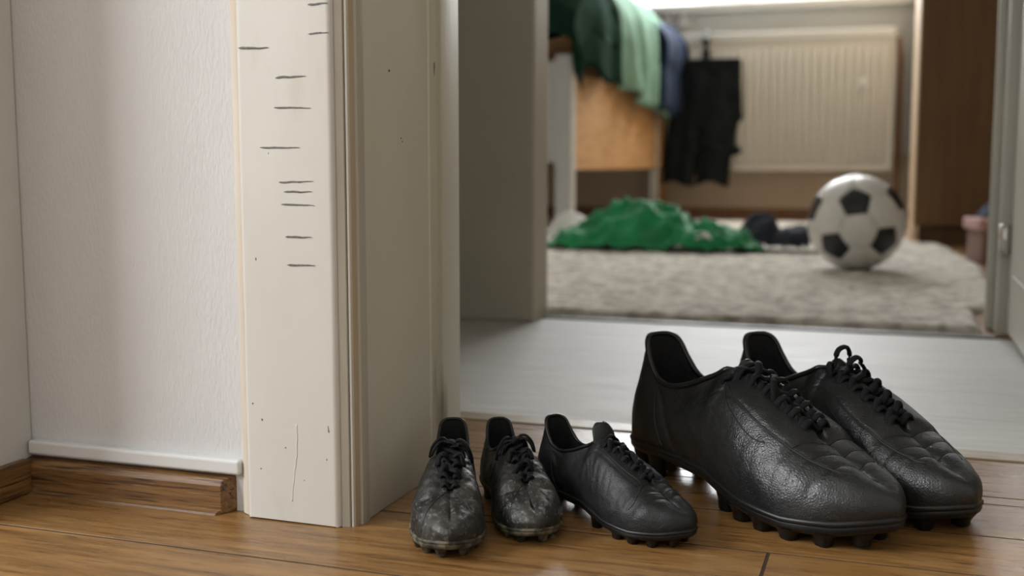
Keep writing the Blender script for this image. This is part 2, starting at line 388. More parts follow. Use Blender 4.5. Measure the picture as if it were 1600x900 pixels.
xprism('worn_groove', [(-.3640, .7105), (-.3618, .7112), (-.3606, .7165), (-.3606, .722), (-.3640, .722)], M['paint_worn'])
xprism('lining_bead', [(-.3612, .7165), (-.3590, .7175), (-.3580, .721), (-.3584, .727), (-.3600, .7285), (-.3700, .7285), (-.3700, .7165)], M['paint_grey'])
xprism('door_lining', [(-.3602, .7280), (-.3602, .8460), (-.3590, .8475), (-.3602, .8495), (-.44, .8495), (-.44, .7220), (-.366, .722), (-.366, .728)], M['paint_lining'], nz=40, wob=.0002)
xprism('rebate', [(-.3640, .8490), (-.3640, .8755), (-.44, .8755), (-.44, .8490)], M['paint_lining'])
xprism('back_lining', [(-.3602, .8750), (-.3602, .9145), (-.3612, .916), (-.44, .916), (-.44, .8750)], M['paint_lining'])
xprism('caulk_strip', [(-.4570, .7135), (-.4540, .7105), (-.4500, .7095), (-.4470, .7100), (-.4470, .722), (-.4570, .722)], M['caulk'], nz=50, wob=.0008)
box('casing_board', .615, .70, .7035, .722, 0, DZ + .08, M['paint'], t1, .004, 2)
box('door_lining', .60, .62, .716, .915, 0, DZ, M['paint_lining'], t1, .002, 1)
box('head_lining', -.40, .62, .716, .915, DZ - .02, DZ, M['paint_lining'], t1, .002, 1)
box('head_casing', -.447, .70, .7035, .722, DZ, DZ + .085, M['paint'], t1, .004, 2)
# pencilled height marks: (x start, x end, z, slope, weight)
marks = [(-.3885, -.3728, .3713, .02, 1.1), (-.3885, -.3728, .3516, .02, .8), (-.4475 + .003, -.4205, .3437, -.03, 1.1), (-.4153, -.3912, .3223, .02, 1.1),
         (-.4170, -.3878, .3014, -.02, .9), (-.4290, -.3972, .2734, .0, .9), (-.4145, -.3870, .2488, .04, .9), (-.4105, -.3880, .2424, .0, 1.0),
         (-.4130, -.3862, .2334, -.02, .9), (-.4102, -.3890, .2103, .0, 1.0), (-.4092, -.3870, .1901, .02, .9)]
for xa, xb, z, sl, wt in marks:
    n = 22; V = []; Fc = []
    for i in range(n):
        t = i / (n - 1); x = xa + (xb - xa) * t
        w = wt * .00068 * (min(1, t * 7 + .25)) * (1 - t ** 3 * .8) * (1 + .35 * mnoise.noise((x * 900, z * 50, 0)))
        zc = z + sl * (x - xa) + .0005 * mnoise.noise((x * 160, z * 90, 2))
        V += [(x, .70305, zc - w), (x, .70295, zc), (x, .70305, zc + w), (x, .7036, zc)]
    for i in range(n - 1):
        for q in range(4): Fc.append((4 * i + q, 4 * i + (q + 1) % 4, 4 * i + 4 + (q + 1) % 4, 4 * i + 4 + q))
    Fc += [(3, 2, 1, 0), tuple(range(4 * n - 4, 4 * n))]
    link('pencil_mark', mesh('pencil_mark', V, Fc), M['graphite'], t1)
# blistered paint crack low on the casing board
pc = []
for i in range(30):
    t = i / 29; pc.append((-.4045 + .0010 * math.sin(t * 5) - .004 * t + .0008 * mnoise.noise((t * 9, 1, 1)), .7034, .074 - .058 * t))
v, f = sweep(pc, [(0, -1, 0)] * 30, .0005, .00022, 6); link('paint_crack', mesh('paint_crack', v, f, True), M['paint'], t1)
for x, z, s in ((-.4330, .0755, .0010), (-.4140, .0560, .0006), (-.3805, .0500, .0007), (-.4405, .0870, .0008), (-.4350, .0385, .0006), (-.3990, .0330, .0005)):
    pts = [(x + s * math.cos(a) * random.uniform(.5, 1), .70335, z + s * 1.3 * math.sin(a) * random.uniform(.5, 1)) for a in [i * math.pi / 4 for i in range(8)]]
    V = pts + [(p[0], .7040, p[2]) for p in pts]
    link('paint_chip', mesh('paint_chip', V, [tuple(range(8)), tuple(range(8, 16))[::-1]] + [(i, (i + 1) % 8, 8 + (i + 1) % 8, 8 + i) for i in range(8)]), M['skirt_brown'], t1)
for y, z, s in ((.7735, .331, .0011), (.7935, .2815, .0008), (.796, .2790, .0007)):
    pts = [(-.35995, y + s * math.cos(a) * random.uniform(.6, 1), z + s * math.sin(a) * random.uniform(.6, 1)) for a in [i * math.pi / 4 for i in range(8)]]
    V = pts + [(-.3610, p[1], p[2]) for p in pts]
    link('paint_chip', mesh('paint_chip', V, [tuple(range(8)), tuple(range(8, 16))[::-1]] + [(i, (i + 1) % 8, 8 + (i + 1) % 8, 8 + i) for i in range(8)]), M['gap'], t1)

# ---- skirting and white strip beside the casing
bb = empty('baseboard_left'); bb['kind'] = 'structure'
def skirt_profile(d):  # depth from the wall, height
    return [(0, 0), (d, 0), (d, .0215), (d - .0035, .0262), (0, .0275)]
def skirt(name, x0, x1, ywall, d, parent, endcut=.0):
    pr = skirt_profile(d); n = len(pr)
    V = [(x0, ywall - a, z) for a, z in pr] + [(x1 + (endcut if a == 0 else 0), ywall - a, z) for a, z in pr]
    Fc = [tuple(range(n)), tuple(range(n, 2 * n))[::-1]] + [(i, n + i, n + (i + 1) % n, (i + 1) % n) for i in range(n)]
    o = link(name, mesh(name, V, Fc), M['oak_base'], parent); fix_normals(o.data)
    md = o.modifiers.new('bevel', 'BEVEL'); md.width = .0009; md.segments = 2; md.limit_method = 'ANGLE'
    return o
skirt('skirting_board', -.6545, -.4700, .716, .0125, bb, .006)
V = [(-.6545, .7035, 0), (-.471, .7035, 0), (-.471, .7035, .0032), (-.6545, .7035, .0032), (-.6545, .6990, 0), (-.473, .6990, 0), (-.473, .7000, .0014), (-.6545, .7000, .0014)]
o = link('shoe_moulding', mesh('shoe_moulding', V, [(0, 1, 2, 3), (4, 7, 6, 5), (3, 2, 6, 7), (1, 5, 6, 2), (0, 3, 7, 4), (0, 4, 5, 1)]), M['oak_base'], bb); fix_normals(o.data)
o = link('skirting_board', box_me(-.654, -.6455, .612, .7040, 0, .0275, .0015, 2), M['oak_side'], bb)
structure(box('trim_white_strip', -.6520, -.4565, .7075, .7170, .0300, .0412, M['white_strip'], None, .0022, 3))

# ================================================================ boot surface
def crom(P, n, closed=False):
    P=np.asarray(P,float)
    Q=np.vstack([2*P[0]-P[1],P,2*P[-1]-P[-2]])
    seg=len(P)-1; t=np.linspace(0,seg,max(n,seg*24)); i=np.minimum(t.astype(int),seg-1); f=(t-i)[:,None]
    a,b,c,d=Q[i],Q[i+1],Q[i+2],Q[i+3]
    C=.5*((2*b)+(-a+c)*f+(2*a-5*b+4*c-d)*f**2+(-a+3*b-3*c+d)*f**3)
    s=np.r_[0,np.cumsum(np.linalg.norm(np.diff(C,axis=0),axis=1))]; s/=s[-1]
    w=np.linspace(0,1,n)
    return np.stack([np.interp(w,s,C[:,k]) for k in range(C.shape[1])],1)
def sstep(a,b,x):
    t=np.clip((x-a)/(b-a),0,1); return t*t*(3-2*t)
OUT_MED=[(-.006,0),(.004,.045),(.04,.088),(.10,.108),(.2,.112),(.36,.104),(.52,.122),(.66,.152),(.78,.150),(.88,.118),(.955,.066),(.985,.02),(.99,.006)]
OUT_LAT=[(-.006,0),(.004,-.045),(.04,-.09),(.10,-.112),(.2,-.12),(.38,-.132),(.54,-.160),(.66,-.176),(.77,-.168),(.87,-.130),(.945,-.072),(.98,-.02),(.99,.006)]
COLLAR=[(.044,0,.410),(.050,.036,.407),(.070,.060,.388),(.100,.071,.338),(.145,.076,.293),(.205,.076,.281),(.28,.073,.296),(.35,.064,.325),(.41,.046,.352),(.445,.023,.368),(.455,0,.372)]
SPINE=[(.455,.0,.372),(.54,.0,.334),(.64,.0,.280),(.74,.002,.230),(.83,.004,.192),(.89,.006,.162)]
TC=.47
def zsole(x): return np.interp(x,[-.02,.0,.25,.45,.62,.78,.9,1.0],[.094,.092,.098,.094,.064,.055,.064,.086])
def shoe_grid(NU=90, NV=40):
    """returns list per side of (tau, v, P[nu,nv,3]) in units of L, right foot"""
    res=[]
    tau=np.linspace(0,1,NU)
    v=np.linspace(0,1,NV); v=1-(1-v)**1.25
    for sgn,OUT in ((1,OUT_MED),(-1,OUT_LAT)):
        o=crom(OUT,NU); 
        nc=200; col=crom(COLLAR,nc); col[:,1]*=sgn; sp=crom(SPINE,nc)
        T=np.zeros((NU,3)); m=tau<=TC
        for k in range(3):
            T[m,k]=np.interp(tau[m]/TC,np.linspace(0,1,nc),col[:,k])
            T[~m,k]=np.interp((tau[~m]-TC)/(1-TC),np.linspace(0,1,nc),sp[:,k])
        O=np.c_[o,zsole(o[:,0])]
        tg=np.gradient(o,axis=0); tg/=np.linalg.norm(tg,axis=1)[:,None]+1e-9
        n=np.c_[-tg[:,1],tg[:,0]]*sgn
        n[0]=(-1,0); n[-1]=(1,0)
        f=sstep(TC-.2,TC+.12,tau)
        h=T[:,2]-O[:,2]
        heel=1-sstep(.0,.30,tau)
        bo=(.018*(1-f)+.020*f)*(1-.2*heel)
        k1=.40*(1-f)+.58*f
        toe=sstep(.8,1.,tau); k1=k1+.22*toe; bo=bo+.006*toe
        B1=O.copy(); B1[:,:2]+=n*bo[:,None]; B1[:,2]+=k1*h
        d=(O-T)[:,:2]
        kin=(.30*(1-f)+.62*f)[:,None]
        B2=T.copy(); B2[:,:2]+=d*kin; B2[:,2]-= h*(.34*(1-f)+(.02)*f)
        # heel: keep wall close to vertical with forward lean at top
        hx=heel[:,None]
        B2[:,:2]=B2[:,:2]*(1-hx)+(T[:,:2]+d*.55)*hx
        V=v[None,:,None]
        P=((1-V)**3)*O[:,None]+3*((1-V)**2)*V*B1[:,None]+3*(1-V)*V*V*B2[:,None]+V**3*T[:,None]
        res.append((tau,v,P))
    return res

# ================================================================ football boots
SP_X = np.array([p[0] for p in SPINE])
def tau_of_spine(x): return TC + (1 - TC) * (x - .455) / (.89 - .455)
def make_boot(name, label, group, loc, ang, L, left, leather, sole_m, style, seed):
    rnd = random.Random(seed)
    root = empty(name, (loc[0], loc[1], 0), ang)
    tag(root, label, 'boot', group)
    ms = -1.0 if left else 1.0
    NU = 150 if L > .2 else 120; NV = 60 if L > .2 else 52
    G = shoe_grid(NU, NV)
    # ---------------- displaced surfaces
    surf = []
    for (tau, v, P), sg in zip(G, (1, -1)):
        du = np.gradient(P, axis=0); dv = np.gradient(P, axis=1)
        n = np.cross(du, dv); n /= np.linalg.norm(n, axis=2)[:, :, None] + 1e-9
        if (n[NU // 4, NV // 3, 1] * sg) < 0: n = -n
        n[:, -1] = n[:, -2]; n[-1] = n[-2]; n[0] = n[1]
        x = P[:, :, 0]; dy = np.abs(P[:, :, 1] - np.interp(x, SP_X, [p[1] for p in SPINE])); z = P[:, :, 2]
        TA = tau[:, None]; VV = v[None, :]
        d = np.zeros_like(x)
        g = np.interp(x, [.44, .72], [.036, .013])
        zone = (1 - sstep(.715, .755, x)) * sstep(.38, .43, x)
        d += .011 * sstep(g - .003, g + .004, dy) * zone * (1 - sstep(.09, .15, dy))
        d -= .003 * (1 - sstep(g - .002, g + .002, dy)) * zone
        # panel stitch lines
        upm = sstep(.16, .3, VV) * np.ones_like(TA)
        if style == 'big':
            for xq in (.735, .785, .835):
                q = x + .28 * dy - .10 * sg * (P[:, :, 1]) - xq - .03
                d -= .0030 * np.exp(-(q / .0042) ** 2) * upm * sstep(.66, .70, x)
                d += .0006 * np.exp(-((q - .025) / .016) ** 2) * upm * sstep(.66, .70, x)
            d -= .0025 * np.exp(-((VV - .63 + .10 * (TA - .5)) / .010) ** 2) * sstep(.36, .40, TA) * (1 - sstep(.90, .94, TA))
        elif style == 'mid':
            for xq in (.72, .775, .83):
                q = x + .34 * dy - xq - .03
                d -= .004 * np.exp(-(q / .006) ** 2) * upm * sstep(.62, .66, x)
                d += .0012 * np.exp(-((q - .026) / .016) ** 2) * upm * sstep(.62, .66, x)
            for k in range(7):      # side flex wrinkles
                q = TA - (.40 + .035 * k) + .10 * (VV - .5) + .012 * np.sin(9 * VV + k)
                d -= .0028 * np.exp(-(q / .007) ** 2) * np.exp(-((VV - .52) / .16) ** 2)
            d -= .003 * np.exp(-((VV - .70) / .012) ** 2) * sstep(.44, .47, TA) * (1 - sstep(.76, .8, TA))
        else:
            for k in range(6):
                q = x + (.10 + .05 * (k % 2)) * dy - (.60 + .034 * k) + .010 * np.sin(40 * P[:, :, 1] + 2 * k + seed)
                d -= .0065 * np.exp(-(q / .008) ** 2) * upm * (1 - zone * .6) * (.6 + .4 * ((k * 7 + seed) % 3) / 2)
            for k in range(6):
                q = TA - (.36 + .05 * k) + .14 * (VV - .5) + .015 * np.sin(8 * VV + 2 * k + seed)
                d -= .005 * np.exp(-(q / .009) ** 2) * np.exp(-((VV - .5) / .2) ** 2)
        d -= .004 * np.exp(-((TA - .17 - .16 * (1 - VV)) / .010) ** 2) * sstep(.02, .08, VV) * (1 - sstep(.8, .95, VV)) * .8
        amp = {'big': .0016, 'mid': .0022, 'small': .0048}[style]
        nz = np.zeros_like(d)
        for i in range(NU):
            for j in range(NV):
                p = P[i, j]; nz[i, j] = mnoise.noise((p[0] * 16 + seed, p[1] * 16, p[2] * 16)) + .5 * mnoise.noise((p[0] * 38, p[1] * 38 + seed, p[2] * 38))
        d += amp * nz * sstep(0, .1, VV) * (1 - sstep(.9, 1, VV) * (TA < TC))
        # keep centre line welded
        Q = P + n * d[:, :, None]
        top = TA[:, 0] >= TC
        Q[top, -1, 1] = P[top, -1, 1]
        surf.append((tau, v, Q, n))
    A, B = surf[0][2], surf[1][2]
    top = surf[0][0] >= TC
    mid = .5 * (A[top, -1] + B[top, -1]); A[top, -1] = mid; B[top, -1] = mid
    mid = .5 * (A[0] + B[0]); A[0] = mid; B[0] = mid
    mid = .5 * (A[-1] + B[-1]); A[-1] = mid; B[-1] = mid
    S = np.array([L, ms * L, L])
    V = np.vstack([A.reshape(-1, 3), B.reshape(-1, 3)]) * S
    Fc = grid_faces(NU, NV) + [f[::-1] for f in grid_faces(NU, NV, off=NU * NV)]
    me = mesh('upper', V, Fc)
    bm = bmesh.new(); bm.from_mesh(me); bmesh.ops.remove_doubles(bm, verts=bm.verts, dist=1e-5)
    bmesh.ops.recalc_face_normals(bm, faces=bm.faces); bm.to_mesh(me)
    bvh = BVHTree.FromBMesh(bm); bm.free(); me.shade_smooth()
    at = me.attributes.new('wear', 'FLOAT', 'POINT')
    wv = []
    for vv in me.vertices:
        x_, z_ = vv.co.x / L, vv.co.z / L
        wv.append(min(1.0, float(sstep(.62, .82, x_)) + .8 * float(1 - sstep(.08, .16, z_)) + .18))
    at.data.foreach_set('value', wv)
    up = link('upper', me, leather, root)

    def at_tv(side, t, v):         # surface point and normal from (tau, v)
        tau, vv, Q, n = surf[side]
        i = min(max(t, 0), 1) * (NU - 1); i0 = min(int(i), NU - 2); fi = i - i0
        j = float(np.interp(v, vv, np.arange(NV))); j0 = min(int(j), NV - 2); fj = j - j0
        bl = lambda X: (X[i0, j0] * (1 - fi) + X[i0 + 1, j0] * fi) * (1 - fj) + (X[i0, j0 + 1] * (1 - fi) + X[i0 + 1, j0 + 1] * fi) * fj
        return bl(Q) * S, bl(n) * np.array([1, ms, 1])
    def on_top(x, y):              # surface point seen from above, x along, y across (units of L)
        h = bvh.ray_cast(Vector((x * L, ms * y * L, .5 * L)), Vector((0, 0, -1)))
        if h[0] is None: return np.array((x * L, ms * y * L, .2 * L)), np.array((0, 0, 1.0))
        nn = np.array(h[1]); nn = nn if nn[2] > 0 else -nn
        return np.array(h[0]), nn
    # ---------------- collar roll and lining
    cm = surf[0][0] <= TC
    ring = np.vstack([A[cm, -1], B[cm, -1][::-1][:-1]]) * S          # heel -> throat -> heel
    ring = np.vstack([ring[:1], ring[1:]])
    nr = len(ring)
    def roll(path, r, k=8):
        n = len(path); Vv = []
        for i in range(n):
            t = path[(i + 1) % n] - path[i - 1]; t /= np.linalg.norm(t) + 1e-12
            u = np.cross(t, (0, 0, 1.0)); u /= np.linalg.norm(u) + 1e-12; w = np.cross(u, t)
            for q in range(k):
                an = 2 * math.pi * q / k; Vv.append(path[i] + u * r * math.cos(an) + w * r * math.sin(an))
        return Vv, [(i * k + q, i * k + (q + 1) % k, ((i + 1) % n) * k + (q + 1) % k, ((i + 1) % n) * k + q) for i in range(n) for q in range(k)]
    v_, f_ = roll(ring, .0085 * L); link('collar_roll', mesh('collar_roll', v_, f_, True), M['piping'] if style != 'small' else leather, root)
    cen = ring.mean(0); loops = [ring]
    for s, dz in ((.93, -.02), (.90, -.07), (.92, -.13)):
        q = cen + (ring - cen) * np.array([s, s, 1]); q[:, 2] = ring[:, 2] + dz * L; loops.append(q)
    q = cen + (ring - cen) * np.array([.96, .95, 1]); q[:, 2] = .115 * L; loops.append(q)
    LV = np.vstack(loops); LF = []
    for k in range(len(loops) - 1):
        for i in range(nr): LF.append((k * nr + i, k * nr + (i + 1) % nr, (k + 1) * nr + (i + 1) % nr, (k + 1) * nr + i))
    LF.append(tuple(range((len(loops) - 1) * nr, len(loops) * nr)))
    link('lining', mesh('lining', LV, LF, True), M['lining'], root)
    # ---------------- tongue
    ext = {'big': .035, 'mid': .085, 'small': .045}[style]
    nu, nw = 26, 13; TV = []
    for i in range(nu):
        t = i / (nu - 1)                       # 0 at the vamp, 1 at the free tip
        for j in range(nw):
            w = (j / (nw - 1)) * 2 - 1
            if t < .7:
                x = .705 - (.705 - .462) * t / .7
                hw = .012 + .026 * t / .7
                p, nn = on_top(x, w * hw)
                p = p + nn * (.004 * L) ; p[2] -= .010 * L * abs(w) ** 2
            else:
                e = (t - .7) / .3
                p0, _ = on_top(.466, 0)
                hw = (.062 if style == 'mid' else .040) * math.sqrt(max(0.0, 1 - (e * .98) ** 3)) + .002
                slope = 1.0 if style == 'mid' else .75
                zd = .010 if style == 'mid' and e > .3 else .03
                p = np.array((p0[0] - ext * L * e * .55 - (.03 * w * w * L if style == 'mid' else 0), ms * w * hw * L, p0[2] + ext * L * e * slope - zd * L * w * w * (1 - .5 * e)))
            TV.append(p)
    tg = link('tongue', mesh('tongue', TV, grid_faces(nu, nw), True), leather, root)
    md = tg.modifiers.new('thick', 'SOLIDIFY'); md.thickness = .012 * L; md.offset = 0
    md = tg.modifiers.new('smooth', 'SUBSURF'); md.levels = 1; md.render_levels = 1
    # ---------------- sole plate with rim, and studs
    NO = 96
    om = crom(OUT_MED, NO // 2 + 1); ol = crom(OUT_LAT, NO // 2 + 1)
    out = np.vstack([om, ol[::-1][1:-1]]); no = len(out); cx = np.array([.5, 0])
    tgv = np.roll(out, -1, 0) - np.roll(out, 1, 0); tgv /= np.linalg.norm(tgv, axis=1)[:, None]
    nn = np.c_[tgv[:, 1], -tgv[:, 0]]
    if (nn * (out - cx)).sum() < 0: nn = -nn
    zs = zsole(out[:, 0])
    prof = [(-.006, .012), (.004, .010), (.009, .004), (.008, -.002), (.004, -.006), (.006, -.012), (.002, -.022), (-.008, -.030), (-.03, -.033)]
    SV = []; 
    for off, dz in prof:
        for i in range(no): SV.append(((out[i, 0] + nn[i, 0] * off) * L, ms * (out[i, 1] + nn[i, 1] * off) * L, (zs[i] + dz) * L))
    SF = []
    for k in range(len(prof) - 1):
        for i in range(no): SF.append((k * no + i, k * no + (i + 1) % no, (k + 1) * no + (i + 1) % no, (k + 1) * no + i))
    # bottom and top caps as strips across
    def cap(base, flip):
        Fx = []
        half = no // 2
        for i in range(half):
            a, b = base + i, base + i + 1; c, d_ = base + (no - i - 1) % no, base + (no - i) % no
            q = [a, b, c, d_] if i else [a, b, c]
            q = list(dict.fromkeys(q))
            if len(q) >= 3: Fx.append(tuple(q[::-1] if flip else q))
        return Fx
    SF += cap((len(prof) - 1) * no, False) + cap(0, True)
    sm_ = mesh('sole', SV, SF, True); fix_normals(sm_); sm_.set_sharp_from_angle(angle=R(50))
    so = link('sole', sm_, sole_m, root)
    studs = [(.52, -.118), (.605, -.140), (.69, -.146), (.775, -.136), (.855, -.098), (.915, -.035),
             (.53, .085), (.62, .112), (.71, .118), (.80, .105), (.88, .062), (.70, -.015),
             (.055, -.058), (.165, -.085), (.055, .055), (.165, .078)]
    if style != 'big': studs = [s for i, s in enumerate(studs) if i not in (1, 7)]
    for k, (sx, sy) in enumerate(studs):
        zt = (zsole(sx) - .026) * L; r0 = (.040 if sx > .3 else .042) * L; r1 = r0 * .80
        z0 = max(0.0, (sx - .90) * .5 * L)
        Vv = []; nq = 10; levels = [(z0, .90), (z0 + .003 * L, 1.0), (z0 + .5 * (zt - z0), 1.10), (zt - .008 * L, 1.32), (zt + .004 * L, 1.7)]
        for zz, sc in levels:
            for q in range(nq):
                an = 2 * math.pi * q / nq
                ca, sa = math.cos(an), math.sin(an)
                ca = math.copysign(abs(ca) ** .7, ca); sa = math.copysign(abs(sa) ** .7, sa)
                Vv.append((sx * L + r1 * sc * .72 * ca, ms * sy * L + r1 * sc * .62 * sa, zz))
        Fx = [(l * nq + q, l * nq + (q + 1) % nq, (l + 1) * nq + (q + 1) % nq, (l + 1) * nq + q) for l in range(len(levels) - 1) for q in range(nq)]
        Fx += [tuple(range(nq))[::-1], tuple(range((len(levels) - 1) * nq, len(levels) * nq))]
        sme = mesh('stud', Vv, Fx, True); fix_normals(sme); sme.set_sharp_from_angle(angle=R(50))
        link('stud', sme, sole_m, so)
    # ---------------- stitched seams
    seams = []
    def seam(side, pts, n=40, w=.0026):
        pp = crom(pts, n); P_, N_ = [], []
        for t, v in pp:
            p, q = at_tv(side, t, v); P_.append(p + q * (.0005 * L)); N_.append(q)
        seams.append(sweep(P_, N_, w * L, w * .8 * L, 6))
    tb = tau_of_spine(.725)
    def cross_seam(xq, k, hw, w=.0015):
        P_, N_ = [], []
        for i in range(31):
            y = (i / 15 - 1) * hw
            p, q = on_top(xq - k * abs(y), y); P_.append(p + q * (.0002 * L)); N_.append(q)
        seams.append(sweep(P_, N_, w * L, w * L, 6))
    if style == 'big':
        for xq in (.765, .815, .865): cross_seam(xq, .18, .118 if xq < .85 else .09)
    elif style == 'mid':
        for xq in (.76, .82): cross_seam(xq, .25, .10)
    for sd in (0, 1):
        seam(sd, [(.27, .06), (.22, .4), (.17, .85)])
        if style == 'big':
            seam(sd, [(.43, .88), (.45, .74), (.55, .62), (.75, .60), (.90, .59)])
            seam(sd, [(.45, .74), (.52, .55), (.62, .47), (.68, .50)], w=.0018)
        elif style == 'mid':
            seam(sd, [(.43, .93), (.50, .80), (.60, .76), (tb - .02, .80)])
            seam(sd, [(tb, .93), (tb - .02, .70), (tb - .03, .45), (tb - .05, .30)])
        else:
            seam(sd, [(.43, .90), (.50, .82), (.60, .80), (tb - .01, .90)])
            seam(sd, [(tb, .95), (tb + .03, .70), (tb + .05, .45), (tb + .06, .15)])
    for v_, f_ in seams: link('stitching', mesh('stitching', v_, f_, True), M['stitch'], root)
    # ---------------- lace
    strands = []
    lw = {'big': .0104, 'mid': .0125, 'small': .0135}[style]; lh = lw * .52
    def strand(a, b, lift=.012, sink=.012, jit=.0, n=18, arch=0.0, skew=0.0):
        P_, N_ = [], []
        jx = rnd.uniform(-jit, jit); jy = rnd.uniform(-jit, jit)
        for i in range(n):
            t = i / (n - 1)
            x = a[0] + (b[0] - a[0]) * t + jx * math.sin(math.pi * t) + skew * math.sin(2 * math.pi * t); y = a[1] + (b[1] - a[1]) * t + jy * math.sin(math.pi * t)
            p, q = on_top(x, y)
            e = min(1, 5.5 * min(t, 1 - t))
            hgt = -sink + (sink + lift) * e ** .8 + arch * math.sin(math.pi * t) ** 1.2
            P_.append(p + np.array((0, 0, 1.0)) * hgt * L * .8 + q * hgt * L * .3); N_.append(q)
        P_ = np.array(P_); P_[1:-1] = .25 * P_[:-2] + .5 * P_[1:-1] + .25 * P_[2:]
        strands.append(sweep(P_, N_, lw * L, lh * L, 8))
    n_e = 6 if style == 'big' else 5
    xs = [.472 + (.715 - .472) * i / (n_e - 1) for i in range(n_e)]
    gd = lambda x: float(np.interp(x, [.44, .72], [.036, .013])) + (.031 if style == 'big' else .024)
    for i in range(n_e):
        x = xs[i]; d0 = gd(x)
        if i < n_e - 1:
            x2 = xs[i + 1]; d2 = gd(x2)
            strand((x, d0), (x2 - .006, -d2), lift=.010, jit=.006 if style == 'small' else .003)
            strand((x + .004, -d0), (x2, d2), lift=.021, jit=.006 if style == 'small' else .003)
    strand((xs[-1] + .006, gd(xs[-1]) + .004), (xs[-1] + .004, -gd(xs[-1]) - .004), lift=.013)
    if style == 'big' and not left:
        strand((.440, -.078), (.470, -.060), lift=.010, sink=.006)           # short lace end tucked on the outer side
        strand((xs[0] - .008, gd(xs[0])), (xs[0] + .002, -gd(xs[0]) - .004), lift=.020)
        strand((xs[0] + .012, .01), (xs[1] + .01, -.030), lift=.028, arch=.012)
        strand((xs[1], .02), (xs[3], -.045), lift=.030, arch=.008, skew=.01)
    if style == 'big' and left:
        strand((xs[0] - .004, -.045), (xs[0] + .004, .050), lift=.012, arch=.055)
        strand((xs[1], -.052), (xs[1] + .004, .048), lift=.012, arch=.050)
        strand((xs[0] - .02, .03), (xs[0] + .012, .055), lift=.010, arch=.02)
    if style == 'mid':
        strand((xs[0] - .004, gd(xs[0])), (xs[0], -gd(xs[0])), lift=.022, arch=.01)
        strand((xs[1] - .01, .02), (xs[2], -.03), lift=.03, arch=.010, skew=.012)
        strand((xs[2], .03), (xs[3] + .01, -.03), lift=.03, arch=.008, skew=-.012)
        strand((xs[0], -.01), (xs[1], -.055), lift=.026, arch=.010)
    if style == 'small':
        x0 = xs[0]
        strand((x0 - .01, gd(x0)), (x0 - .004, -gd(x0)), lift=.024, arch=.012)
        strand((x0 + .012, gd(x0) + .01), (x0 + .016, -gd(x0) - .012), lift=.030, arch=.014, skew=.012)
        for s in (1, -1):
            strand((x0 + .01, 0), (x0 + .035, s * .085), lift=.030, sink=-.018, arch=.016, skew=.012 * s)
            strand((x0 + .004, s * .004), (x0 + .008, s * .095), lift=.036, sink=-.020, arch=.020, skew=-.012)
            strand((xs[1], s * .012), (xs[2] + .012, s * .060), lift=.026, sink=-.010, arch=.008, skew=.014)
            strand((xs[2], s * .05), (xs[3] + .014, -s * .05), lift=.030, arch=.006, skew=.014 * s)
    v_, f_ = merge(strands); link('lace', mesh('lace', v_, f_, True), M['lace'], root)
    return root

make_boot('football_boot', 'large black leather football boot nearest the camera in the biggest pair', 'large football boots', (-.1989, .9604), -.7308, .2818, False, M['leather'], M['sole'], 'big', 3)
make_boot('football_boot', 'large black leather football boot, rightmost, with lace loops standing up', 'large football boots', (-.122, 1.0226), -.8149, .269, True, M['leather'], M['sole'], 'big', 5)
make_boot('football_boot', 'medium matt black football boot with tall tongue between small pair and large pair', 'smaller football boots', (-.2533, .8299), -.6089, .1607, False, M['leather_mid'], M['sole'], 'mid', 8)
make_boot('football_boot', 'small scuffed muddy black football boot, leftmost, beside the door casing', 'smaller football boots', (-.3238, .8073), -1.2138, .1546, False, M['leather_worn'], M['sole_mud'], 'small', 11)
make_boot('football_boot', 'small scuffed muddy black football boot, second from left, next to the medium boot', 'smaller football boots', (-.2973, .8342), -1.0265, .1458, True, M['leather_worn'], M['sole_mud'], 'small', 17)

